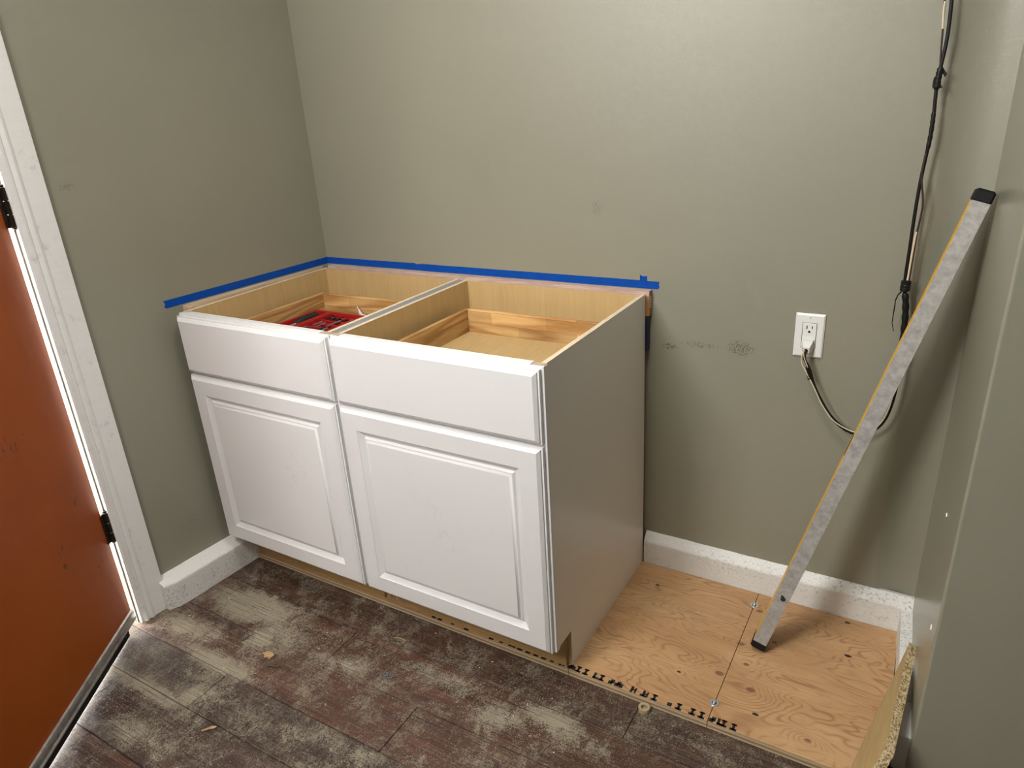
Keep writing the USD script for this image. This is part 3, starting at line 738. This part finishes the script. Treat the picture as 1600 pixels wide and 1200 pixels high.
for s in (-1, 1):
    obj('yellow_side', on_level(rbox(min(s * (W_ - .004), s * (W_ + .0006)), max(s * (W_ - .004), s * (W_ + .0006)), -DP + .001, -.0012, .004, LEN - .003, .0005)), 'level_yellow', t, label='yellow painted side')
vi = obj('vial_window', on_level(rbox(-W_ - .001, W_ + .001, -DP * .72, -DP * .28, LEN / 2 - .03, LEN / 2 + .03, .002)), 'black_plastic', t)
for z0, z1 in ((-.0215, .0025), (LEN - .0025, LEN + .0250)):
    r = .0035
    obj('end_cap', on_level(rbox(-W_ - .0012, W_ + .0012, -DP - .001, .0012, z0, z1, .0045)), 'black_rubber', t, label='black rubber end cap')
hx = .150
obj('hang_hole', on_level([cyl((-.003, .0001, hx), .0062, .0004, 'y', 14), box(-.002, .005, .0001, .0005, hx + .004, hx + .009)]), 'slot_dark', t, label='dark worn spot on the grey face')

# ------------------------------------------------------------------ particle-board offcut by the right wall
T0, T1, Bt = np.array([1.9680, -.2310, .160]), np.array([1.9450, -.5850, .160]), np.array([1.8912, -.5290, .0265])
e1 = (T1 - T0); e1 /= np.linalg.norm(e1)
nn = np.cross(e1, Bt - T0); nn /= np.linalg.norm(nn)
if nn[0] > 0: nn = -nn                                     # out of the seen (left) face
e2 = np.cross(nn, e1)
if e2[2] > 0: e2 = -e2                                     # down the face
loc2 = lambda P: ((P - T0) @ e1, (P - T0) @ e2)
b1, b2 = loc2(Bt)
poly = [(0, 0), (.353, 0), (.361, .012), (.370, .014), (.378, .030), (.388, .036), (.400, .055), (.402, b2 + .0), (b1, b2)]
tk = .0185
import shapely
pm = trimesh.creation.extrude_polygon(shapely.Polygon(poly), tk, engine='earcut')
M = np.c_[e1, e2, -nn]
t = thing('particle_board_offcut', 'broken wedge of particle board on edge along the right wall', 'board', tuple(T0))
pc = move(pm, M, T0); pc.fix_normals()
obj('flake_core', pc, 'particle_edge', t, label='coarse flaky sawn edge')
pin_ = [(.002, .0012), (.351, .0012), (.359, .013), (.368, .0155), (.376, .031), (.386, .037), (.3985, .056), (.400, b2 - .0006), (b1 + .0005, b2 - .0006)]
fm = move(trimesh.creation.extrude_polygon(shapely.Polygon(pin_), .0006, engine='earcut'), M, T0 + nn * .0006); fm.fix_normals()
obj('smooth_face', fm, 'particle_face', t, label='smooth tan face')

# ------------------------------------------------------------------ small things on the floor
def chip(name, x, y, pts, th, m, label, cat, z=.0006, tilt=0):
    c = prism(pts, 'z', 0, th); c.apply_transform(trimesh.transformations.rotation_matrix(tilt, [1, .4, 0])); c.apply_translation([x, y, z - c.bounds[0][2] * 0])
    c.apply_translation([0, 0, z - c.bounds[0][2]])
    obj(name, c, m, label=label, cat=cat)
chip('wood_chip', .4235, -.8715, [(-.020, -.004), (-.012, .009), (.004, .012), (.017, .007), (.013, -.010), (.004, -.006), (-.005, -.013), (-.010, -.006)], .003, 'chip_wood', 'jagged tan wood chip on the dusty floor in front of the left cabinet', 'wood chip', tilt=.12)
chip('wood_chip', .4893, -1.1228, [(-.014, -.012), (-.009, -.014), (.002, .000), (.011, .006), (.014, .014), (.008, .013), (.000, .008), (-.004, .001)], .0025, 'chip_wood', 'thin pale splinter of wood on the floor, toward the bottom of the photo', 'wood chip', tilt=.1)
chip('wood_chip', .722, -.6485, [(-.020, -.006), (-.004, .001), (.018, .000), (.019, .003), (-.003, .004), (-.021, -.003)], .0025, 'chip_wood', 'slender wood shaving on the floor below the right cabinet door', 'wood chip', tilt=.1)
obj('twig', tube(spline([(.455, -.906, .002), (.466, -.899, .003), (.474, -.897, .002), (.486, -.886, .002)], 5), .0013, 6), 'black_wire', smooth=60, label='small dark curved bristle on the dusty floor near the wood chip', cat='bristle')
a = np.linspace(0, 2 * np.pi, 22, endpoint=False)
cr = np.array([1.4285, -.5690])
rl = [[(cr[0] + r_ * math.cos(q), cr[1] + r_ * math.sin(q), z_) for q in a] for r_, z_ in ((.0145, .0002), (.0148, .010), (.0138, .012), (.0088, .012), (.0076, .011), (.0076, .002), (.0015, .002))]
obj('spacer_ring', rings(rl), 'ring_plastic', smooth=40, label='small tan ring spacer on the floor against the plywood edge', cat='spacer')
# lint tuft
lint = []
for k in range(26):
    c = np.array([.7846, -.776, .003]) + rng.normal(0, 1, 3) * np.array([.010, .009, .0015])
    d = rng.normal(0, 1, 3) * np.array([1, 1, .25]); d /= np.linalg.norm(d)
    e = rng.normal(0, 1, 3) * np.array([1, 1, .25])
    q = np.array([c - d * .008, c + e * .003, c + d * .008]); q[:, 2] = np.clip(q[:, 2], .0012, .012)
    lint.append(tube(spline(q, 3), .00055, 4))
obj('lint_tuft', lint, 'lint_grey', label='grey tuft of lint on the brown planks before the cabinets', cat='lint', kind=None)
# sawdust crumbs strewn over the planks
crumbs = []
while len(crumbs) < 900:
    x, y = rng.uniform(-.02, 1.75), rng.uniform(-1.40, -.565)
    if x < .0626 * y + .07: continue
    if meshkit.fbm(np.array([[x * 6, y * 6, 0]]), 3, 4)[0] < rng.uniform(.25, .75): continue
    s = rng.uniform(.0005, .0013) * (1 + (rng.random() < .06) * 1.2)
    b = trimesh.creation.box([s * rng.uniform(1, 2.6), s, s * .7]); b.apply_transform(trimesh.transformations.rotation_matrix(rng.uniform(0, 6.28), [0, 0, 1]))
    b.apply_translation([x, y, .0004 + s * .35]); crumbs.append(b)
obj('sawdust_crumbs', crumbs, 'crumb', label='pale sawdust crumbs strewn over the dark planks', cat='sawdust', kind='stuff')
# flakes of white paint stuck to the right wall
for (y, z, s, lab) in ((-.30, .56, .006, 'white paint flake stuck high on the right wall edge'), (-.42, .36, .008, 'lower white paint flake on the right wall edge')):
    x = WR(y, z)
    obj('paint_flake', hull([(x - .0015, y + a_, z + b_) for a_, b_ in ((-s, 0), (0, s * .8), (s, .2 * s), (.3 * s, -s))] + [(x + .0005, y + a_, z + b_) for a_, b_ in ((-s, 0), (0, s), (s, 0), (0, -s))]), 'paint_chip', label=lab, cat='paint flake')
